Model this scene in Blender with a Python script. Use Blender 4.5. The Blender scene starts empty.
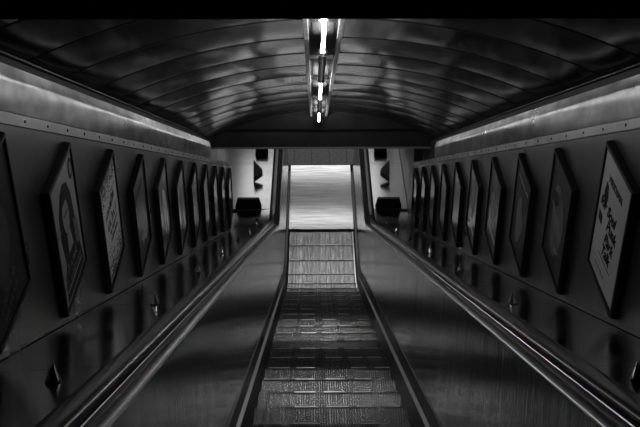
import bpy, math, random
from mathutils import Vector, Matrix
random.seed(7)
C = bpy.context.scene.collection
R30 = math.radians(30.0)
CO, SI = math.cos(R30), math.sin(R30)
EYE = Vector((0, 0, 8.57))
XC = 0.0915                      # centre line of the escalator

def P(x, d, n):
    """slope frame (x across, d down the incline, n normal to it; the eye is its origin) -> world"""
    return EYE + Vector((x, d*CO + n*SI, -d*SI + n*CO))

# ---------------------------------------------------------------- camera
cam_d = bpy.data.cameras.new('camera'); cam = bpy.data.objects.new('camera', cam_d); C.objects.link(cam)
cam.location = EYE
cam.rotation_euler = (math.radians(90-31.74), 0, math.radians(-0.303))
cam_d.sensor_width = 36; cam_d.lens = 1040/640*36; cam_d.clip_start = .05
bpy.context.scene.camera = cam
# ---------------------------------------------------------------- world and exposure
w = bpy.data.worlds.new('world'); bpy.context.scene.world = w; w.use_nodes = True
w.node_tree.nodes['Background'].inputs[0].default_value = (.5, .5, .5, 1)
w.node_tree.nodes['Background'].inputs[1].default_value = 0.0015
vs = bpy.context.scene.view_settings
vs.view_transform = 'Standard'; vs.look = 'None'; vs.exposure = 0.0; vs.gamma = 1.0; vs.use_curve_mapping = False
TUBE_POWER = 40.0
HALL_POWER = 1.75

# ---------------------------------------------------------------- materials
def mat(name, col=.3, metal=0., rough=.5, bump=0., bscale=(40, 40, 40), rvar=0., cvar=0., cscale=(3, 3, 3), coat=0., coat_rough=.08, emit=None, wob=0., wscale=2.5, aniso=0.):
    m = bpy.data.materials.new(name); m.use_nodes = True
    nt = m.node_tree; b = nt.nodes['Principled BSDF']; L = nt.links.new
    c = col if isinstance(col, tuple) else (col, col, col)
    b.inputs['Base Color'].default_value = (*c, 1)
    b.inputs['Metallic'].default_value = metal; b.inputs['Roughness'].default_value = rough
    b.inputs['Coat Weight'].default_value = coat; b.inputs['Coat Roughness'].default_value = coat_rough
    if emit:
        b.inputs['Emission Color'].default_value = (1, 1, 1, 1); b.inputs['Emission Strength'].default_value = emit
    tc = nt.nodes.new('ShaderNodeTexCoord')
    def noise(scale, detail=3.):
        mp = nt.nodes.new('ShaderNodeMapping'); mp.inputs['Scale'].default_value = scale
        L(tc.outputs['Object'], mp.inputs['Vector'])
        n = nt.nodes.new('ShaderNodeTexNoise'); n.inputs['Scale'].default_value = 1; n.inputs['Detail'].default_value = detail
        L(mp.outputs[0], n.inputs['Vector']); return n
    h = None
    if bump:
        n = noise(bscale)
        bp = nt.nodes.new('ShaderNodeBump'); bp.inputs['Strength'].default_value = bump; bp.inputs['Distance'].default_value = .002
        L(n.outputs['Fac'], bp.inputs['Height']); L(bp.outputs[0], b.inputs['Normal']); h = bp
    if wob:
        n = noise((wscale,)*3 if not isinstance(wscale, tuple) else wscale, 1.)
        bp = nt.nodes.new('ShaderNodeBump'); bp.inputs['Strength'].default_value = 1; bp.inputs['Distance'].default_value = wob
        L(n.outputs['Fac'], bp.inputs['Height'])
        if h: L(bp.outputs[0], h.inputs['Normal'])
        else: L(bp.outputs[0], b.inputs['Normal'])
    if rvar:
        n = noise(cscale, 6.)
        mr = nt.nodes.new('ShaderNodeMapRange'); mr.inputs[1].default_value = .3; mr.inputs[2].default_value = .7
        mr.inputs[3].default_value = max(.03, rough-rvar); mr.inputs[4].default_value = rough+rvar
        L(n.outputs['Fac'], mr.inputs[0]); L(mr.outputs[0], b.inputs['Roughness'])
    if cvar:
        n = noise(tuple(s*1.7 for s in cscale), 6.)
        mr = nt.nodes.new('ShaderNodeMapRange'); mr.inputs[1].default_value = .3; mr.inputs[2].default_value = .7
        mr.inputs[3].default_value = c[0]*(1-cvar); mr.inputs[4].default_value = c[0]*(1+cvar)
        L(n.outputs['Fac'], mr.inputs[0]); L(mr.outputs[0], b.inputs['Base Color'])
    return m

M = {}
M['vault'] = mat('vault_metal', .27, 1, .15, bump=.03, bscale=(25, 25, 25), rvar=.03, cvar=.25, cscale=(1.2, 1.2, 1.2), wob=.03, wscale=(2.6, 1.0, 2.6))
M['vault_strip'] = mat('crown_strip_metal', .55, 1, .38, cvar=.3, cscale=(2, 6, 2))
M['seam'] = mat('seam_black', .015, 0, .6)
M['cornice'] = mat('cornice_metal', .46, .93, .30, bump=.04, bscale=(30, 30, 30), rvar=.03, cvar=.4, cscale=(3, 3, 7))
M['wall'] = mat('wall_panel_metal', .17, .95, .33, bump=.2, bscale=(40, 40, 40), rvar=.08, cvar=.2, cscale=(2, 2, 2), wob=.002, wscale=2)
b_ = M['cornice'].node_tree; cx_ = b_.nodes.new('ShaderNodeCombineXYZ')
cx_.inputs[1].default_value = CO; cx_.inputs[2].default_value = -SI
b_.nodes['Principled BSDF'].inputs['Anisotropic'].default_value = .9
b_.links.new(cx_.outputs[0], b_.nodes['Principled BSDF'].inputs['Tangent'])
M['strip'] = mat('screw_strip_metal', .42, .9, .40, bump=.2, rvar=.08, cvar=.2)
M['deck'] = mat('deck_steel', .30, 1, .17, rvar=.05, cvar=.15, cscale=(3, 3, 3), bump=.04, bscale=(60, 12, 60), wob=.0015, wscale=3)
M['inner'] = mat('balustrade_steel', .36, 1, .17, bump=1.0, bscale=(30, 55, 2.5), rvar=.08, cvar=.5, cscale=(6, 16, 1.0))
M['skirt'] = mat('skirt_dark', .05, .3, .45)
M['bright_trim'] = mat('bright_trim', .55, 1, .28)
M['skirt_edge'] = mat('skirt_edge', .28, 1, .3)
M['mid_trim'] = mat('mid_trim', .12, 1, .25)
M['capping'] = mat('capping_dark', .03, 1, .3)
M['deck_level'] = mat('deck_level_steel', .6, 1, .2, cvar=.06)
M['channel'] = mat('crown_channel', .015, 0, .6)
M['rubber'] = mat('black_rubber', .012, 0, .22)
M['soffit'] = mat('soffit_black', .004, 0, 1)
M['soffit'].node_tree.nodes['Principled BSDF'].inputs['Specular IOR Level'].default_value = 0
M['black'] = mat('black_paint', .012, 0, .4)
M['dark'] = mat('dark_structure', .03, 0, .7)
M['bulk'] = mat('bulkhead_grey', .045, 0, .5, cvar=.3)
M['tread'] = mat('tread_aluminium', .8, 1, .17, rvar=.02, cvar=.15, cscale=(22, 1.5, 3))
M['marking'] = mat('worn_marking', .6, 1, .3, cvar=.3, cscale=(30, 30, 30))
M['plate'] = mat('landing_plate', .55, 1, .15, rvar=.02, cvar=.2, cscale=(1.5, 14, 2), bump=.05, bscale=(8, 60, 8))
M['pale'] = mat('pale_wall', .5, 0, .45, cvar=.1)
M['hall_white'] = mat('hall_white', .3, 0, .6)
M['tube'] = mat('tube_glow', .8, 0, .3, emit=TUBE_POWER)
M['hall_tube'] = mat('hall_tube_glow', .8, 0, .3, emit=HALL_POWER)
M['fin'] = mat('fin_grey', .8, 0, .4)
M['chrome'] = mat('chrome', .7, 1, .12)
M['housing'] = mat('housing_metal', .2, 1, .25)
M['frame'] = mat('frame_black', .008, 0, .5)
M['rim'] = mat('frame_rim', .35, 1, .3)

def tiles():
    m = mat('stone_tiles', .2, 0, .5); nt = m.node_tree; b = nt.nodes['Principled BSDF']; L = nt.links.new
    tc = nt.nodes.new('ShaderNodeTexCoord')
    br = nt.nodes.new('ShaderNodeTexBrick'); br.offset = 0
    br.inputs['Scale'].default_value = 1; br.inputs['Brick Width'].default_value = .3; br.inputs['Row Height'].default_value = .6
    br.inputs['Mortar Size'].default_value = .005
    br.inputs['Color1'].default_value = (.20, .20, .20, 1); br.inputs['Color2'].default_value = (.27, .27, .27, 1); br.inputs['Mortar'].default_value = (.05, .05, .05, 1)
    L(tc.outputs['Object'], br.inputs['Vector'])
    n = nt.nodes.new('ShaderNodeTexNoise'); n.inputs['Scale'].default_value = 22; n.inputs['Detail'].default_value = 5
    L(tc.outputs['Object'], n.inputs['Vector'])
    mx = nt.nodes.new('ShaderNodeMix'); mx.data_type = 'RGBA'; mx.blend_type = 'OVERLAY'; mx.inputs[0].default_value = .9
    L(br.outputs['Color'], mx.inputs[6]); L(n.outputs['Fac'], mx.inputs[7]); L(mx.outputs[2], b.inputs['Base Color'])
    return m
M['tiles'] = tiles()

# ---------------------------------------------------------------- mesh helpers
class MB:
    def __init__(s): s.v = []; s.f = []
    def add(s, vs, fs):
        o = len(s.v); s.v += [tuple(v) for v in vs]; s.f += [tuple(i+o for i in f) for f in fs]; return s
    def box(s, x0, x1, y0, y1, z0, z1):
        vs = [(x, y, z) for z in (z0, z1) for y in (y0, y1) for x in (x0, x1)]
        return s.add(vs, [(0, 2, 3, 1), (4, 5, 7, 6), (0, 1, 5, 4), (2, 6, 7, 3), (0, 4, 6, 2), (1, 3, 7, 5)])
    def grid(s, rows, closed=False, caps=False):
        """rows: list of equal-length point lists"""
        n = len(rows[0]); vs = [p for r in rows for p in r]; fs = []
        for i in range(len(rows)-1):
            for j in range(n if closed else n-1):
                k = (j+1) % n
                fs.append((i*n+j, i*n+k, (i+1)*n+k, (i+1)*n+j))
        if caps:
            fs.append(tuple(range(n))[::-1]); fs.append(tuple((len(rows)-1)*n+j for j in range(n)))
        return s.add(vs, fs)
    def prism(s, poly, axis, a, b):
        """poly: 2D points, extruded along axis (0,1,2) from a to b"""
        def mk(p, t):
            if axis == 0: return (t, p[0], p[1])
            if axis == 1: return (p[0], t, p[1])
            return (p[0], p[1], t)
        return s.grid([[mk(p, a) for p in poly], [mk(p, b) for p in poly]], closed=True, caps=True)
    def cyl(s, p0, p1, r0, r1=None, n=16):
        r1 = r0 if r1 is None else r1
        p0 = Vector(p0); p1 = Vector(p1); d = (p1-p0).normalized()
        a = d.orthogonal().normalized(); b = d.cross(a)
        rows = [[p+(a*math.cos(t*2*math.pi/n)+b*math.sin(t*2*math.pi/n))*r for t in range(n)] for p, r in ((p0, r0), (p1, r1))]
        return s.grid(rows, closed=True, caps=True)
    def build(s, name, m, parent=None, origin=(0, 0, 0), slope=False, smooth=False, bevel=0, sharp=35):
        me = bpy.data.meshes.new(name)
        me.from_pydata([(v[0]-origin[0], v[1]-origin[1], v[2]-origin[2]) for v in s.v], [], s.f)
        me.validate(); me.materials.append(m)
        import bmesh
        bm = bmesh.new(); bm.from_mesh(me); bmesh.ops.recalc_face_normals(bm, faces=bm.faces); bm.to_mesh(me); bm.free()
        if smooth:
            for p in me.polygons: p.use_smooth = True
            try: me.set_sharp_from_angle(angle=math.radians(sharp))
            except Exception: pass
        o = bpy.data.objects.new(name, me); C.objects.link(o)
        if parent: o.parent = parent
        elif slope: o.location = P(*origin); o.rotation_euler = (-R30, 0, 0)
        else: o.location = origin
        if bevel:
            md = o.modifiers.new('bevel', 'BEVEL'); md.width = bevel; md.segments = 2; md.limit_method = 'ANGLE'
        return o

def tag(o, label, cat, group=None):
    o['label'] = label; o['category'] = cat
    if group: o['group'] = group
    return o
def struct(o): o['kind'] = 'structure'; return o
def empty(name, loc, rot=(0, 0, 0)):
    o = bpy.data.objects.new(name, None); C.objects.link(o); o.location = loc; o.rotation_euler = rot; o.empty_display_size = .1
    return o
def kids(o): return [c for c in bpy.data.objects if c.parent is o]
def copy_tree(o, parent=None):
    c = o.copy(); C.objects.link(c); c.parent = parent
    for ch in kids(o): copy_tree(ch, c)
    return c

# ---------------------------------------------------------------- the escalator's line: incline, bend, level
def bendD(n): return 14.68-(n+1.42)*.77
def pt(n, s, L=.45):
    """point (d, n) on the line with offset n, s metres past its bend"""
    b = bendD(n)
    if s <= -L: return (b+s, n)
    if s >= L: return (b+s*CO, n+s*SI)
    t = (s+L)/(2*L)
    p0 = (b-L, n); p1 = (b, n); p2 = (b+L*CO, n+L*SI)
    return tuple((1-t)**2*p0[i]+2*t*(1-t)*p1[i]+t*t*p2[i] for i in (0, 1))
def srange(n, a, b, step=.09):
    """a, b: ('D', d) or ('S', s)"""
    sa = a[1]-bendD(n) if a[0] == 'D' else a[1]
    sb = b[1]-bendD(n) if b[0] == 'D' else b[1]
    return sa, sb
def sweep(prof, a, b, side, N=24, closed=False):
    """prof: [(h, n)], swept along the line from a to b; side -1 left, +1 right"""
    rows = []
    for i in range(N+1):
        t = i/N; row = []
        for h, n in prof:
            sa, sb = srange(n, a, b)
            d, nn = pt(n, sa+(sb-sa)*t)
            row.append((XC+side*h, d, nn))
        rows.append(row)
    return rows
END = ('S', 3.0)

# ================================================================= large structure
# vault
VH, VS, VC = 1.32, .48, .775
VR = (VH**2+(VC-VS)**2)/(2*(VC-VS)); VN = VC-VR
def vault(h): return VN+math.sqrt(VR*VR-h*h)
ribs = [0.97+.62*k for k in range(20)]
ribs = [d for d in ribs if d < 12.1]
ribs = [.4]+[4.98+.655*k-.655*6 for k in range(0, 17)]
m = MB()
hs = [-VH+2*VH*i/48 for i in range(49)]
CX = .042
HALVES = ([-VH+(CX-.09-XC+VH)*i/24 for i in range(25)], [CX+.09-XC+(VH-CX-.09+XC)*i/24 for i in range(25)])
for a, b in zip(ribs, ribs[1:]):
    b = min(b, 12.15)
    if a >= b: break
    for H0 in HALVES:
        rows = []
        for q in range(7):
            t = q/6
            d = a+.006+(b-a-.012)*t
            off = .004*(1-(2*t-1)**2)
            rows.append([(XC+h, d, vault(h)+.004-off) for h in H0])
        m.grid(rows)
struct(m.build('ceiling', M['vault'], slope=True, smooth=True))
m = MB()   # backing above the panels (shows in the joints)
m.grid([[(XC+h, d, vault(h)+.03) for h in hs] for d in (.4, 12.2)])
m.grid([[(XC+h, d, vault(h)+.06) for h in hs] for d in (.4, 12.2)])
struct(m.build('trim_1', M['seam'], slope=True, smooth=True))
m = MB()   # dark cover line of each joint
for d in ribs[1:]:
    if d > 12.1: break
    for H0 in HALVES:
        m.grid([[(XC+h, d+q, vault(h)+z) for h in H0] for q, z in ((-.006, .008), (-.005, .001), (.005, .001), (.006, .008))])
struct(m.build('trim_2', M['seam'], slope=True, smooth=True))
# crown channel: two strips and a recessed plate between
for i, (x0, x1) in enumerate(((CX-.100, CX-.074), (CX+.074, CX+.100))):
    m = MB().box(x0, x1, .4, 12.1, .752, .775)
    struct(m.build('trim_%d' % (3+i), M['vault_strip'], slope=True, bevel=.003))
m = MB()
for k in range(0, 9):
    a = .42+k*1.48
    m.box(CX-.055, CX+.055, a, min(a+1.47, 12.1), .79, .80)
struct(m.build('trim_5', M['channel'], slope=True))
m = MB()
for k in range(1, 8):
    m.box(CX-.073, CX+.073, .42+k*1.48-.10, .42+k*1.48+.10, .757, .772)
struct(m.build('trim_6', M['housing'], slope=True, bevel=.004))
# springing rails at both sides of the vault
for i, s in enumerate((-1, 1)):
    m = MB().box(XC+s*1.30-.012, XC+s*1.30+.012, .4, 12.1, .40, .50)
    struct(m.build('trim_%d' % (7+i), M['seam'], slope=True))
    m = MB().box(XC+s*1.275-.006, XC+s*1.275+.006, .4, 12.1, .488, .496)
    struct(m.build('trim_%d' % (9+i), M['seam'], slope=True))
# dark header across the top of the view
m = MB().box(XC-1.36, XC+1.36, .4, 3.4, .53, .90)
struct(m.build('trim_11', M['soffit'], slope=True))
# end bulkhead
yb = P(0, 12.2, .41).y; zb = P(0, 12.2, .41).z
m = MB().box(-1.6, 1.7, yb, yb+.1, zb, zb+.75)
struct(m.build('trim_12', M['bulk']))
m = MB().box(-1.10, 1.28, yb-.02, yb-.001, zb+.215, zb+.235)
struct(m.build('trim_13', M['black']))
m = MB().box(-1.6, 1.7, yb-.008, yb+.11, zb-.022, zb-.002)
struct(m.build('trim_14', M['hall_white']))

XL, XR = XC-1.2, XC+1.2
WEND = 13.62
def wall_side(side, name, X, cx_end):
    m = MB()
    m.box(min(X, X+side*.05), max(X, X+side*.05), .4, WEND, -.625, .207)
    o = struct(m.build('wall_'+name, M['wall'], slope=True))
    return o
wall_side(-1, 'left', XL, 11.05); wall_side(1, 'right', XR, 11.2)
for i, (s, X, cend) in enumerate(((-1, XL, 11.05), (1, XR, 11.2))):
    # seam panels of the wall: thin dark joints
    m = MB().box(min(X-s*.004, X+s*.05), max(X-s*.004, X+s*.05), .4, WEND, .211, .253)
    st = struct(m.build('trim_%d' % (15+i), M['strip'], slope=True))
    k = 0
    d = 1.25
    while d < 11.8:
        for q in (0, .34):
            c = MB().cyl((X-s*.0035, d+q, .232), (X-s*.008, d+q, .232), .007, .006, 10)
            c.build('screw', M['black'], parent=st)
        d += .66 if d > 20 else .68
    # cornice, gently convex, leaning in a little at the top
    prof = []
    for n_, off in ((.256, 0), (.30, .0), (.34, .0), (.362, 0), (.368, .0003), (.374, .0009), (.380, .0018), (.386, .0040), (.392, .0062), (.43, .0175)):
        prof.append((X-s*(.004-off), n_))
    prof += [(X+s*.03, .430), (X+s*.03, .256)]
    m = MB().prism([(0, 0)], 1, 0, 1) if False else MB()
    m.grid([[(p[0], d, p[1]) for p in prof] for d in (.4, cend)], closed=True, caps=True)
    struct(m.build('trim_%d' % (17+i), M['cornice'], slope=True, smooth=True))
    # base groove
    m = MB().box(min(X-s*.004, X), max(X-s*.004, X), .4, WEND-.1, -.622, -.605)
    struct(m.build('baseboard_'+('left' if s < 0 else 'right'), M['wall'], slope=True))
    # closing boards behind the cornice
    m = MB().box(min(X+s*.06, X+s*.16), max(X+s*.06, X+s*.16), .4, 11.0 if s < 0 else 13.0, -.6, .47)
    struct(m.build('trim_%d' % (19+i), M['dark'], slope=True))
# ledge behind the free end of the left wall
m = MB().box(-1.49, XL-.052, 11.05, WEND, .235, .253)
struct(m.build('trim_21', M['strip'], slope=True))

# lower hall
HF = 13.40
def zdeck(): return P(0, bendD(-.60), -.60).z
ZD = zdeck(); YD = P(0, bendD(-.6), -.6).y
m = MB().box(-2.6, 2.6, 15.42, 24, -.1, 0)
struct(m.build('floor', M['tiles'], origin=(XC+.15-.9, 15.42, 0)))
HC = 3.25
struct(MB().box(-2.6, 2.6, yb+.1, 24, HC, HC+.1).build('trim_22', M['hall_white']))
struct(MB().box(-2.6, 2.6, 24, 24.1, 0, HC).build('wall_back', M['dark']))
struct(MB().box(-1.62, -1.49, yb+.1, 15.3, ZD-.4, HC).build('trim_23', M['pale']))
struct(MB().box(XR+.0, XR+.12, P(0, 13.62, .3).y, 15.3, ZD-.4, HC).build('trim_24', M['pale']))
struct(MB().box(-2.7, -2.6, 15.2, 24, 0, HC).build('trim_25', M['hall_white']))
struct(MB().box(2.6, 2.7, 15.2, 24, 0, HC).build('trim_26', M['hall_white']))

# pit under the steps
m = MB().box(XC-.60, XC+.60, .4, 15.2, -2.05, -1.95)
struct(m.build('trim_27', M['dark'], slope=True))

# ================================================================= escalator
# landing plate and comb
root = empty('landing_plate', (XC, HF, 0))
tag(root, 'bright steel landing plate at the foot of the escalator steps', 'floor plate')
W2 = .50
m = MB().box(-W2, W2, .14, 2.01, -.03, .0)
m.build('plate', M['plate'], parent=root)
m = MB()
m.box(-W2, W2, .0, .135, -.02, .0)
for k in range(54):
    x = -.485+k*.0183
    m.add([(x-.003, 0, -.004), (x+.003, 0, -.004), (x+.001, -.035, -.022), (x-.001, -.035, -.022), (x-.003, 0, -.02), (x+.003, 0, -.02)],
          [(0, 1, 2, 3), (0, 3, 4), (1, 5, 2), (4, 3, 2, 5)])
m.build('comb', M['plate'], parent=root)
for x0, x1 in ((-.47, -.31), (.25, .45)):
    MB().box(x0, x1, .004, .03, 0, .003).build('comb_marking', M['marking'], parent=root)['label'] = 'pale worn marking along the comb'

# steps
def zline(y):
    r = .55; y0 = 12.0
    if y > y0+r: return 0.
    if y < y0-r: return (y0-y)*math.tan(R30)
    return math.tan(R30)/(4*r)*(y0+r-y)**2
def step_meshes():
    t = MB(); p = .0162; n = int(.97/p); q_ = p/.00907
    prof = []
    x = -.485
    for k in range(n):
        prof += [(x+u*q_, z) for u, z in ((0, -.0050), (.0006, -.0026), (.0014, -.0010), (.0026, 0), (.0038, -.0010), (.0046, -.0026), (.0052, -.0050), (.0056, -.010), (.0071, -.014), (.00867, -.010))]; x += p
    prof += [(x, -.0050)]
    # ribs running fore and aft
    t.grid([[(a, -.394, b) for a, b in prof], [(a, -.008, b) for a, b in prof]])
    t.grid([[(a, -.008, b) for a, b in prof], [(a, .002, min(b, -.003)-.003) for a, b in prof]])
    t.box(-.485, .485, -.394, -.004, -.035, -.0145)
    r = MB(); rows = []
    for q in range(7):
        tt = q/6; rows.append([(a, .002-.05*tt*tt+b*.6*0+(b*.6), -.008-.20*tt) for a, b in prof])
    r.grid(rows)
    return t, r
DASH = [(-.46, -.30), (-.24, -.10), (-.03, .11), (.17, .29), (.34, .46)]
root = empty('escalator_step', (XC, 4.97, zline(4.97)))
t, r = step_meshes()
t.build('tread', M['tread'], parent=root, smooth=True, sharp=50); r.build('riser', M['tread'], parent=root)
for a, b in DASH:
    MB().box(a, b, -.008, .0, -.0012, .0003).build('edge_marking', M['marking'], parent=root)
ords = ['last', 'second', 'third', 'fourth', 'fifth', 'sixth', 'seventh', 'eighth', 'ninth', 'tenth', 'eleventh', 'twelfth', 'thirteenth', 'fourteenth', 'fifteenth',
        'sixteenth', 'seventeenth', 'eighteenth', 'nineteenth', 'twentieth', 'twenty-first', 'twenty-second', 'twenty-third', 'twenty-fourth', 'twenty-fifth']
steps = []
k0, k1 = -4, 21
for k in range(k0, k1):
    y = 4.97+.4*k
    o = root if k == k0 else copy_tree(root)
    o.location = (XC, y, zline(y)); steps.append((k, o))
    for c in kids(o):      # worn away here and there
        if k != k0 and c.name.startswith('edge_marking'):
            if random.random() < .15: bpy.data.objects.remove(c)
            else: c.location.x += random.uniform(-.02, .02)
    n = k1-1-k
    if n == 0: lab = 'ribbed escalator step sliding under the comb of the landing plate'
    elif n < 4: lab = 'flat ribbed escalator step level with the landing, %s before the landing plate' % ords[n]
    else: lab = 'ribbed metal escalator step on the incline, %s counted up from the landing plate' % ords[n]
    tag(o, lab, 'step', 'escalator steps')
# flat filler: a last piece of step passing under the comb
o = copy_tree(root); o.location = (XC, 4.97+.4*k1, -.012)
for c in kids(o):
    if c.name.startswith('edge_marking'): bpy.data.objects.remove(c)
tag(o, 'escalator step half hidden under the comb edge of the landing', 'step', 'escalator steps')

START = ('D', .6)
def along(side, name_side):
    other = 'left' if side < 0 else 'right'
    og = (XC+side*.55, 6.0, -1.33)
    root = empty('balustrade', P(*og), (-R30, 0, 0))
    tag(root, 'brushed steel balustrade with glossy sloping deck on the %s of the steps' % other, 'balustrade')
    # skirt
    m = MB().grid(sweep([(.503, -1.62), (.503, -1.335), (.530, -1.335), (.530, -1.62)], START, END, side, 130), closed=True, caps=True)
    m.build('skirt', M['skirt'], parent=root, origin=og)
    m = MB().grid(sweep([(.502, -1.334), (.502, -1.326), (.524, -1.320), (.524, -1.334)], START, END, side, 130), closed=True, caps=True)
    m.build('skirt_trim', M['skirt_edge'], parent=root, origin=og, smooth=True)['label'] = 'thin bright metal edge above the skirt'
    m = MB().grid(sweep([(.524, -1.325), (.519, -1.27), (.521, -1.205), (.55, -1.20), (.55, -1.325)], START, END, side, 130), closed=True, caps=True)
    m.build('lower_moulding', M['skirt'], parent=root, origin=og, smooth=True)
    # inner panels
    marksD = [('D', .6)]+[('D', .7+1.2*k) for k in range(1, 11)]+[('S', -.55), ('S', .55), ('S', 1.7), ('S', 3.0)]
    for a, b in zip(marksD, marksD[1:]):
        g = .003
        a2 = (a[0], a[1]+g); b2 = (b[0], b[1]-g)
        prof = [(.528+.042*q/6, -1.20+.63*q/6) for q in range(7)]+[(.585, -.572), (.56, -1.20)]
        m = MB().grid(sweep(prof, a2, b2, side, 14), closed=True, caps=True)
        m.build('inner_panel', M['inner'], parent=root, origin=og, smooth=True)
    # top mouldings
    m = MB().grid(sweep([(.571, -.572), (.571, -.566), (.5735, -.564), (.576, -.566), (.576, -.572)], START, END, side, 130), closed=True, caps=True)
    m.build('inner_bead', M['bright_trim'], parent=root, origin=og, smooth=True)
    m = MB().grid(sweep([(.578, -.60), (.578, -.574), (.588, -.566), (.600, -.562), (.608, -.568), (.626, -.572), (.626, -.60)], START, END, side, 130), closed=True, caps=True)
    m.build('capping', M['capping'], parent=root, origin=og, smooth=True)
    m = MB().grid(sweep([(.618, -.572), (.618, -.550), (.6205, -.548), (.623, -.550), (.623, -.572)], START, END, side, 130), closed=True, caps=True)
    m.build('guide_bead', M['bright_trim'], parent=root, origin=og, smooth=True)
    m = MB().grid(sweep([(.626, -.60), (.626, -.575), (.715, -.575), (.722, -.592), (.722, -.61)], START, END, side, 130), closed=True, caps=True)
    m.build('handrail_guide', M['skirt'], parent=root, origin=og)
    # deck panels
    outer = 1.19 if side > 0 else 1.19
    dm = [('D', .6), ('D', 1.6), ('D', 3.40), ('D', 5.26), ('D', 7.12), ('D', 8.98), ('D', 10.84), ('D', 12.7), ('S', .45), ('S', 1.75), ('S', 3.0)]
    for i, (a, b) in enumerate(zip(dm, dm[1:])):
        g = .002
        n = -.600
        lv = a[0] == 'S'
        ou = 1.578 if lv and side < 0 else outer
        dz = 0 if lv else .025
        prof = [(.7225, n), (ou, n-dz), (ou, n-dz-.015), (.7225, n-.02)]
        m = MB().grid(sweep(prof, (a[0], a[1]+g), (b[0], b[1]-g), side, 14), closed=True, caps=True)
        m.build('deck_panel', M['deck' if a[0] == 'D' and a[1] < 12 else 'deck_level'], parent=root, origin=og, smooth=True)
    # backing below the deck so the joints read dark
    m = MB().grid(sweep([(.60, -.625), (outer, -.645), (outer, -.68), (.60, -.66)], START, END, side, 130), closed=True, caps=True)
    m.build('deck_backing', M['dark'], parent=root, origin=og)
    # handrail
    ho = (XC+side*.668, 6.0, -.545)
    prof = []
    for q in range(20):
        a = 2*math.pi*q/20
        ca, sa = math.cos(a), math.sin(a)
        prof.append((.670+.043*math.copysign(abs(ca)**.75, ca), -.548+.024*math.copysign(abs(sa)**.75, sa)))
    rows = sweep(prof, START, END, side, 150)
    m = MB().grid(rows, closed=True, caps=True)
    h = m.build('handrail', M['rubber'], origin=ho, slope=True, smooth=True)
    tag(h, 'black rubber handrail running down the %s balustrade' % other, 'handrail')
    return root
along(-1, 'left'); along(1, 'right')
# wider deck of the left landing
m = MB().box(-1.488, XC-1.193, P(0, WEND, 0).y-.1, YD+.35, ZD-.03, ZD-.004)
tag(m.build('deck_extension', M['deck_level']), 'level steel shelf beyond the end of the left poster wall', 'shelf')

# ================================================================= lamps
TX, TN = .042, .70
def lamp(d0, d1, lab):
    og = (TX, d0, TN)
    r = empty('fluorescent_lamp', P(*og), (-R30, 0, 0)); tag(r, lab, 'lamp', 'fluorescent tubes along the crown')
    MB().cyl((TX, d0+.03, TN), (TX, d1-.03, TN), .0090, n=14).build('tube', M['tube'], parent=r, origin=og, smooth=True)
    for a, b in ((d0, d0+.03), (d1-.03, d1)):
        MB().cyl((TX, a, TN), (TX, b, TN), .017, n=14).build('end_cap', M['chrome'], parent=r, origin=og, smooth=True)
    for a in (d0+.02, d1-.02):
        MB().box(TX-.006, TX+.006, a-.006, a+.006, TN+.012, .757).build('hanger', M['housing'], parent=r, origin=og)
lamp(4.10, 5.60, 'lit fluorescent tube nearest the dark header, topmost in view')
lamp(7.20, 8.70, 'lit fluorescent tube in the middle of the vault crown, between two dark housings')
lamp(10.30, 11.90, 'lit fluorescent tube at the far lower end of the vault')
def housing(d0, d1, lab):
    og = (TX, d0, TN)
    r = empty('lamp_housing', P(*og), (-R30, 0, 0)); tag(r, lab, 'lamp housing', 'dark cylindrical housings between the tubes')
    MB().cyl((TX, d0, TN), (TX, d1, TN), .022, n=20).build('cylinder', M['housing'], parent=r, origin=og, smooth=True)
    for a in (d0+.02, d1-.05):
        MB().cyl((TX, a, TN), (TX, a+.03, TN), .026, n=20).build('collar', M['mid_trim'], parent=r, origin=og, smooth=True)
    for a in (d0+.3, d1-.3):
        MB().box(TX-.012, TX+.012, a-.02, a+.02, TN+.02, .757).build('hanger', M['housing'], parent=r, origin=og)
housing(5.615, 7.185, 'long dark lamp housing between the two nearer lit tubes')
housing(8.715, 10.285, 'shorter looking dark lamp housing between the two farther lit tubes')
# lamps of the lower hall (behind the bulkhead)
def hall_lamp(y, x0, x1, z, lab, wd, k):
    r = empty('ceiling_lamp', ((x0+x1)/2, y, z)); tag(r, lab, 'lamp')
    og = ((x0+x1)/2, y, z)
    MB().box(x0, x1, y-wd, y+wd, z-.03, z).build('diffuser', mat('hall_lamp_glow', .8, 0, .3, emit=HALL_POWER*k), parent=r, origin=og)
    MB().box(x0-.02, x1+.02, y-wd-.02, y+wd+.02, z, HC).build('body', M['hall_white'], parent=r, origin=og)
hall_lamp(16.45, -1.35, 1.2, 3.1, 'broad ceiling lamp of the lower hall nearest the bulkhead', .95, .62)
hall_lamp(18.6, -1.0, 1.2, 3.1, 'narrow ceiling lamp of the lower hall beyond the landing plate', .12, 2.2)
hall_lamp(21.0, -1.0, 1.2, 3.1, 'broad ceiling lamp at the back of the lower hall', .5, 1.3)

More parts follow.
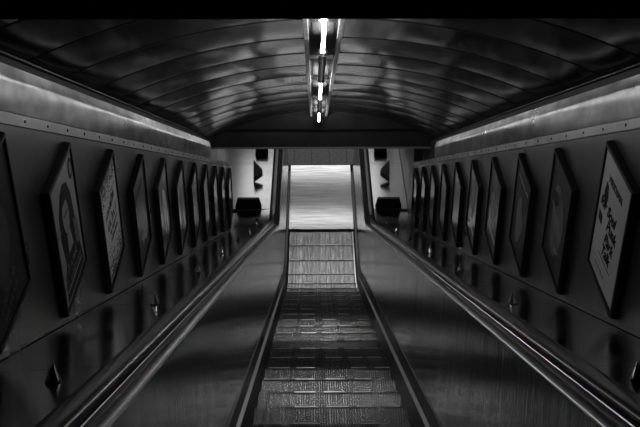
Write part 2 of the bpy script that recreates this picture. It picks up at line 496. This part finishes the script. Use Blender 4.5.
# ================================================================= posters
PW, PH, PD = .44, .62, .036
def print_mat(seed, lo, hi, scale=(3, 3, 3), dist=1.5, streak=None, speck=0):
    m = mat('poster_print_%d' % seed, .2, 0, .5, coat=.3, coat_rough=.13)
    nt = m.node_tree; b = nt.nodes['Principled BSDF']; L = nt.links.new
    tc = nt.nodes.new('ShaderNodeTexCoord'); mp = nt.nodes.new('ShaderNodeMapping')
    mp.inputs['Scale'].default_value = scale; mp.inputs['Location'].default_value = (seed*3.7, seed*1.3, seed*2.1)
    L(tc.outputs['Object'], mp.inputs['Vector'])
    n = nt.nodes.new('ShaderNodeTexNoise'); n.inputs['Scale'].default_value = 1; n.inputs['Detail'].default_value = 4; n.inputs['Distortion'].default_value = dist
    L(mp.outputs[0], n.inputs['Vector'])
    cr = nt.nodes.new('ShaderNodeValToRGB')
    cr.color_ramp.elements[0].position = .42; cr.color_ramp.elements[0].color = (lo, lo, lo, 1)
    cr.color_ramp.elements[1].position = .66; cr.color_ramp.elements[1].color = (hi, hi, hi, 1)
    L(n.outputs['Fac'], cr.inputs['Fac']); out = cr.outputs['Color']
    if speck:
        n2 = nt.nodes.new('ShaderNodeTexNoise'); n2.inputs['Scale'].default_value = 90; n2.inputs['Detail'].default_value = 2
        L(tc.outputs['Object'], n2.inputs['Vector'])
        sep = nt.nodes.new('ShaderNodeSeparateXYZ'); L(tc.outputs['Object'], sep.inputs[0])
        ab = nt.nodes.new('ShaderNodeMath'); ab.operation = 'ABSOLUTE'; L(sep.outputs['Z'], ab.inputs[0])
        mr = nt.nodes.new('ShaderNodeMapRange'); mr.inputs[1].default_value = .10; mr.inputs[2].default_value = .30; mr.inputs[3].default_value = .34; mr.inputs[4].default_value = .62
        L(ab.outputs[0], mr.inputs[0])
        gt = nt.nodes.new('ShaderNodeMath'); gt.operation = 'LESS_THAN'; L(n2.outputs['Fac'], gt.inputs[0]); L(mr.outputs[0], gt.inputs[1])
        mx = nt.nodes.new('ShaderNodeMix'); mx.data_type = 'RGBA'; L(gt.outputs[0], mx.inputs[0]); L(out, mx.inputs[6]); mx.inputs[7].default_value = (.06, .06, .06, 1)
        out = mx.outputs[2]
    L(out, b.inputs['Base Color']); b.inputs['Coat Weight'].default_value = .6 if seed in range(10, 30) or seed > 39 else .2; b.inputs['Specular IOR Level'].default_value = .2
    return m
INK = mat('ink_black', .006, 0, .5, coat=.3, coat_rough=.13)
INKG = mat('ink_grey', .22, 0, .5, coat=.3, coat_rough=.13)
INKW = mat('ink_pale', .55, 0, .5, coat=.3, coat_rough=.13)
SKIN = mat('ink_face', .28, 0, .5, coat=.3, coat_rough=.13)

def frame_mesh():
    m = MB(); W, H = PW/2, PH/2; t = .014
    # outer casing sides + front lip, local frame: x right, z up, -y out of the wall
    def ring(w, h, y): return [(-w, y, -h), (w, y, -h), (w, y, h), (-w, y, h)]
    m.grid([ring(W+.004, H+.004, 0), ring(W+.003, H+.003, -PD*.55), ring(W, H, -PD+.004), ring(W-.004, H-.004, -PD), ring(W-t, H-t, -PD), ring(W-t-.002, H-t-.002, -PD+.010)], closed=True)
    m.box(-W-.0, W+.0, -.006, -.001, -H, H)
    return m
fm = frame_mesh(); rimm = MB()
W, H = PW/2, PH/2
for a in ((-W, W, -H-.0025, -H), ):
    rimm.box(a[0], a[1], -PD-.0012, -PD+.004, a[2], a[3])
frame_proto = None
def text(body, x, z, size, m, parent, y=-PD+.0065, shear=0, bold=0, rot=0, sx=1):
    cu = bpy.data.curves.new('lettering', 'FONT'); cu.body = body; cu.size = size; cu.shear = shear; cu.offset = bold; cu.extrude = .0004; cu.align_x = 'CENTER'
    tmp = bpy.data.objects.new('lettering', cu); C.objects.link(tmp)
    dg = bpy.context.evaluated_depsgraph_get(); dg.update()
    me = bpy.data.meshes.new_from_object(tmp.evaluated_get(dg)); bpy.data.objects.remove(tmp)
    me.materials.clear(); me.materials.append(m)
    me.transform(Matrix.Translation((x, y, z)) @ Matrix.Rotation(rot, 4, 'Y') @ Matrix.Rotation(math.pi/2, 4, 'X') @ Matrix.Scale(sx, 4, (1, 0, 0)))
    o = bpy.data.objects.new('lettering', me); C.objects.link(o); o.parent = parent
    return o
def blob(name, pts, m, parent, lift=0.0):
    y = -PD+.0075-lift
    b = MB(); n = len(pts)
    b.add([(p[0], y, p[1]) for p in pts]+[(p[0], y+.0008, p[1]) for p in pts], [tuple(range(n)), tuple(range(2*n-1, n-1, -1))]+[(i, (i+1) % n, n+(i+1) % n, n+i) for i in range(n)])
    return b.build(name, m, parent=parent)
def oval(cx, cz, rx, rz, n=22, wob=0, tilt=0):
    o = []
    for i in range(n):
        a = 2*math.pi*i/n; r = 1+wob*math.sin(3*a+1)
        x, z = rx*r*math.cos(a), rz*r*math.sin(a)
        o.append((cx+x*math.cos(tilt)-z*math.sin(tilt), cz+x*math.sin(tilt)+z*math.cos(tilt)))
    return o
def scribble(x0, x1, z, h, m, parent, seed=1, tilt=0.):
    """a line of lettering too small or too blurred in the photo to read: upright strokes of uneven height and width"""
    rn = random.Random(seed); b = MB(); x = x0; y = -PD+.0066
    while x < x1:
        w_ = h*rn.uniform(.12, .22); hh = h*rn.choice((.6, .62, .7, 1.0, .65)); z0 = z+(x-x0)*tilt
        b.box(x, x+w_, y, y+.001, z0, z0+hh)
        if rn.random() < .7: zz = z0+rn.choice((0, hh*.45, hh-h*.14)); b.box(x, x+h*.42, y, y+.001, zz, zz+h*.13)
        x += h*rn.choice((.34, .42, .5, .5, .9))
    return b.build('lettering', m, parent=parent)
def poster(side, k, pm, label):
    global frame_proto
    if side > 0: X, D, N = XR, 4.49+.972*k, .172; p = P(X, D, N); loc = (X-.001, p.y-PW/2, p.z-PH/2); rz = -math.pi/2
    else: X, D, N = XL, 4.58+.968*k, .174; p = P(X, D, N); loc = (X+.001, p.y-PW/2, p.z-PH/2); rz = math.pi/2
    r = empty('poster_frame', loc, (0, 0, rz)); tag(r, label, 'poster', 'framed posters on the %s wall' % ('right' if side > 0 else 'left'))
    if frame_proto is None:
        a = fm.build('casing', M['frame'], parent=r, bevel=0); b = rimm.build('lower_rim', M['rim'], parent=r)
        b['label'] = 'bright metal lower edge'
        c = MB().box(-W+.013, W-.013, -PD+.0085, -PD+.011, -H+.013, H-.013).build('print', pm, parent=r)
        frame_proto = (a.data, b.data, c.data)
        return r, c
    for nm, me in (('casing', frame_proto[0]), ('lower_rim', frame_proto[1])):
        o = bpy.data.objects.new(nm, me); C.objects.link(o); o.parent = r
        if nm == 'lower_rim': o['label'] = 'bright metal lower edge'
    c = MB().box(-W+.013, W-.013, -PD+.0085, -PD+.011, -H+.013, H-.013).build('print', pm, parent=r)
    return r, c

def matte(m):
    b = m.node_tree.nodes['Principled BSDF']; b.inputs['Specular IOR Level'].default_value = .15; b.inputs['Coat Weight'].default_value = .12
for m_ in (INK, INKG, INKW, SKIN): matte(m_)
# right wall, nearest first
r, c = poster(1, 0, print_mat(1, .50, .56), 'white poster with dark script lettering, largest frame on the right wall')
text('VIRIDIAN', -.005, .175, .052, INK, c, sx=1.0)
blob('emblem', [(-.13, .165), (-.10, .15), (-.085, .10), (-.10, .045), (-.125, .06), (-.15, .10)], INK, c)
text('for Soul', -.055, .035, .075, INK, c, shear=.3, bold=.002, rot=0)
text('Punk', .03, -.025, .075, INK, c, shear=.3, bold=.002)
text('Park', .02, -.09, .075, INK, c, shear=.3, bold=.002)
text('Talk', .0, -.155, .075, INK, c, shear=.3, bold=.002)
blob('flag', [(-.175, .0), (-.12, -.01), (-.12, -.055), (-.175, -.045)], INK, c)
blob('underline', [(-.10, -.175), (.10, -.175), (.10, -.179), (-.10, -.179)], INK, c)
pill = MB()
for i in range(28):
    a0 = 2*math.pi*i/28; a1 = 2*math.pi*(i+1)/28
    def q(a, r): return (-.045+(.085 if math.cos(a) > 0 else -.085)+r*math.cos(a), -.235+r*math.sin(a))
    z = [q(a0, .026), q(a1, .026), q(a1, .023), q(a0, .023)]
    pill.add([(p[0], -PD+.0073, p[1]) for p in z], [(0, 1, 2, 3)])
pill.build('outline', INKG, parent=c)
scribble(-.12, .03, -.244, .016, INKG, c, 2)

r, c = poster(1, 1, print_mat(2, .02, .05, (6, 6, 3)), 'dark poster of a helmeted figure crossed by pale streaks, right of the white poster')
blob('figure', oval(.0, -.01, .12, .20, wob=.12), mat('ink_figure', .09, 0, .5, coat=.3, coat_rough=.13, cvar=.8, cscale=(6, 6, 6)), c)
blob('cap', [(-.16, .10), (-.06, .14), (.0, .10), (-.05, .05), (-.15, .04)], INK, c, .0006)
blob('streak', [(-.13, .045), (.12, -.065), (.125, -.05), (-.12, .062)], INKG, c, .0009)
blob('streak', [(-.11, .00), (.10, -.11), (.105, -.10), (-.10, .012)], INKG, c, .0009)
blob('highlight', oval(.05, -.16, .05, .018, tilt=.4), INKG, c, .0006)
r, c = poster(1, 2, print_mat(3, .02, .07, (5, 5, 2)), 'dark poster with a pale caption at its top, third frame on the right wall')
scribble(-.15, .14, .20, .03, INKW, c, 3)
scribble(-.10, .15, .15, .026, INKG, c, 4)
blob('figure', oval(-.02, -.06, .09, .14, wob=.15), INKG, c)
blob('figure_head', oval(-.02, .06, .045, .055), INKG, c, .0006)
specs = [(0.028, 0.132, (7, 7, 3), 'grey poster with a mottled portrait, fourth from the near end on the right wall'),
         (0.044, 0.204, (9, 9, 4), 'pale grey poster with wavy pattern, fifth from the near end on the right wall'),
         (0.028, 0.090, (4, 4, 2), 'dim poster with bright lower reflection, sixth from the near end on the right wall'),
         (0.011, 0.036, (5, 5, 5), 'dark poster, seventh from the near end on the right wall'),
         (0.017, 0.048, (5, 5, 5), 'dark poster, eighth from the near end on the right wall'),
         (0.017, 0.048, (5, 5, 5), 'small looking dark poster second from the landing on the right wall'),
         (0.017, 0.036, (5, 5, 5), 'narrow looking dark poster at the landing end of the right wall')]
for i, (lo, hi, sc, lab) in enumerate(specs):
    r, c = poster(1, 3+i, print_mat(10+i, lo, hi, sc), lab)
    if i < 2:
        blob('portrait', oval(.0, .02, .08, .12, wob=.1), INKG, c)
        blob('caption', [(-.15, -.20), (.15, -.20), (.15, -.16), (-.15, -.16)], INKW, c)

# left wall
r, c = poster(-1, -1, print_mat(30, .015, .04, (4, 4, 2)), 'dark poster cut by the left edge of the view, with a dim face')
blob('face', oval(-.02, .0, .10, .17, wob=.08), mat('ink_dim', .05, 0, .5, coat=.3, coat_rough=.13, cvar=.8, cscale=(5, 5, 5)), c)
scribble(-.13, .08, -.22, .035, INKG, c, 5, .25)
scribble(-.10, .12, -.27, .03, INKG, c, 6, .25)
r, c = poster(-1, 0, print_mat(31, .30, .36), 'poster of a long haired woman in front of a pale background on the left wall')
hair = [(-.10, -.12), (-.13, .02), (-.115, .13), (-.06, .20), (.0, .225), (.07, .20), (.115, .12), (.13, .02), (.14, -.10), (.17, -.20), (.19, -.285), (-.16, -.285), (-.15, -.20)]
blob('hair', hair, INK, c)
blob('face', oval(-.01, .075, .055, .085, tilt=.1), SKIN, c, .0008)
blob('fringe', [(-.08, .13), (-.05, .185), (.03, .185), (.07, .12), (.03, .145), (-.04, .14)], INK, c, .0014)
blob('eyes', [(-.045, .088), (-.015, .092), (.03, .09), (.03, .082), (-.015, .083), (-.045, .08)], INK, c, .0014)
blob('neck', [(-.03, -.01), (.03, -.01), (.05, -.10), (-.04, -.10)], SKIN, c, .0006)
blob('badge', oval(.165, .215, .035, .05), INK, c)
blob('badge_centre', oval(.165, .215, .02, .032), INKG, c, .0008)
blob('patterned_sleeve', [(.09, .0), (.15, -.02), (.17, -.16), (.10, -.14)], mat('ink_pattern', .1, 0, .5, coat=.3, coat_rough=.13, cvar=.95, cscale=(30, 30, 30)), c, .0008)
scribble(-.15, .08, -.17, .038, INKG, c, 7)
scribble(-.12, .15, -.222, .034, INKG, c, 8)
blob('rule', [(-.15, -.235), (.15, -.235), (.15, -.240), (-.15, -.240)], INKW, c, .0012)
scribble(-.195, -.09, .05, .014, INKG, c, 21)
r, c = poster(-1, 1, print_mat(32, .75, .8, speck=1), 'pale poster with speckled borders and dark lettering, second full frame on the left')
scribble(-.12, .12, .06, .06, INK, c, 11, .12)
scribble(-.10, .13, -.01, .06, INK, c, 12)
scribble(-.06, .13, -.055, .035, INK, c, 13)
scribble(-.06, .13, -.10, .035, INK, c, 14)
specs = [(0.011, 0.072, (7, 7, 3), 'dark poster with a pale burst near its foot, third full frame on the left wall'),
         (0.028, 0.156, (9, 9, 3), 'mottled grey poster, fourth full frame on the left wall'),
         (0.033, 0.156, (8, 8, 4), 'mid grey poster, fifth full frame on the left wall'),
         (0.022, 0.096, (6, 6, 3), 'dim grey poster, sixth full frame on the left wall'),
         (0.022, 0.096, (4, 4, 2), 'dim poster, seventh full frame on the left wall'),
         (0.011, 0.036, (5, 5, 5), 'dark poster, eighth full frame on the left wall'),
         (0.017, 0.036, (5, 5, 5), 'small looking dark poster second from the landing on the left wall'),
         (0.017, 0.036, (5, 5, 5), 'narrow looking dark poster at the landing end of the left wall')]
for i, (lo, hi, sc, lab) in enumerate(specs):
    r, c = poster(-1, 2+i, print_mat(40+i, lo, hi, sc), lab)
    if i == 0:
        blob('burst', [(.0, -.09), (.03, -.12), (.09, -.12), (.05, -.15), (.06, -.21), (.0, -.17), (-.05, -.20), (-.04, -.15), (-.09, -.13), (-.03, -.12)], INKW, c)
        scribble(-.14, .13, .17, .035, INKG, c, 15)
    if i in (1, 2):
        blob('figure', oval(.02, .0, .07, .18, wob=.12), INKW if i == 1 else INKG, c)

# ================================================================= studs on the decks
sp = None
names = ['nearest', 'second', 'third', 'fourth', 'fifth', 'sixth']
for side in (-1, 1):
    for i, D in enumerate((3.15, 5.16, 7.02, 8.88, 10.74, 12.55)):
        loc = P(XC+side*.89, D, -.6075)
        lab = '%s steel cone stud from the camera on the %s deck' % (names[i], 'left' if side < 0 else 'right')
        if sp is None:
            sp = empty('deck_stud', loc, (-R30, 0, 0))
            MB().cyl((0, 0, 0), (0, 0, .004), .027, .026, 24).build('base', M['black'], parent=sp, smooth=True)
            MB().cyl((0, 0, .004), (0, 0, .058), .024, .002, 24).build('cone', M['chrome'], parent=sp, smooth=True)
            o = sp
        else:
            o = copy_tree(sp); o.location = loc
        tag(o, lab, 'stud', 'cone studs on the sloping decks')
    # stud on the level part
    o = copy_tree(sp); p = P(0, 14.05, -.6)
    o.location = (XC+side*.89, YD+.12, ZD+.012); o.rotation_euler = (0, 0, 0)
    tag(o, 'cone stud at the bend of the %s deck, in front of the black wedge' % ('left' if side < 0 else 'right'), 'stud', 'cone studs on the sloping decks')

# ================================================================= blocks and fins on the level decks
def deckY(py):   # world y of the level deck seen at that row
    d = None
    best = min(((abs(182-1040*(zz)/dd-py), yy) for yy in [YD+q*.01 for q in range(-30, 320)] for dd, zz in [((yy*CO+(EYE.z-ZD)*SI), (yy*SI-(EYE.z-ZD)*CO))]))
    return best[1]
for side in (-1, 1):
    sn = 'left' if side < 0 else 'right'
    y = deckY(207.5)
    cx = (-.93 if side < 0 else 1.02)
    m = MB().prism([(cx-.185, ZD+.001), (cx+.185, ZD+.001), (cx+.15, ZD+.135), (cx-.15, ZD+.135)], 1, y, y+.06)
    tag(m.build('barrier_block', M['black'], origin=(cx, y, ZD), bevel=.008), 'low black trapezoid block standing on the level %s deck' % sn, 'block', 'black blocks on the landing decks')
    y = deckY(155)
    cx = XC+side*.90
    m = MB().prism([(cx-.10, ZD+.001), (cx+.10, ZD+.001), (cx+.09, ZD+.13), (cx-.09, ZD+.13)], 1, y, y+.08)
    tag(m.build('barrier_block', M['bulk'], origin=(cx, y, ZD), bevel=.006), 'small grey block half hidden by the bulkhead edge, %s deck' % sn, 'block', 'black blocks on the landing decks')
    y = deckY(183)
    cx = XC+side*.985
    r = empty('deck_fin', (cx, y, ZD)); tag(r, 'upright pointed metal fin on the level %s deck behind the black block' % sn, 'fin', 'pointed fins on the landing decks')
    s = -side
    poly = [(0, 0), (s*.135, .085), (s*.125, .155), (0, .27)]
    m = MB().prism([(p[0], p[1]+.002) for p in poly], 1, 0, .05); m.v = [(v[0], v[1]+v[2]*.6, v[2]) for v in m.v]; m.build('body', M['fin'], parent=r, bevel=.004)
    poly = [(s*.012, .03), (s*.115, .092), (s*.11, .12), (s*.012, .07)]
    m = MB().prism(poly, 1, -.004, .001); m.v = [(v[0], v[1]+v[2]*.6, v[2]) for v in m.v]; m.build('label_plate', M['black'], parent=r)
    poly = [(s*.02, .045), (s*.10, .098), (s*.098, .108), (s*.02, .058)]
    m = MB().prism(poly, 1, -.006, -.0041); m.v = [(v[0], v[1]+v[2]*.6, v[2]) for v in m.v]; m.build('white_line', M['marking'], parent=r)
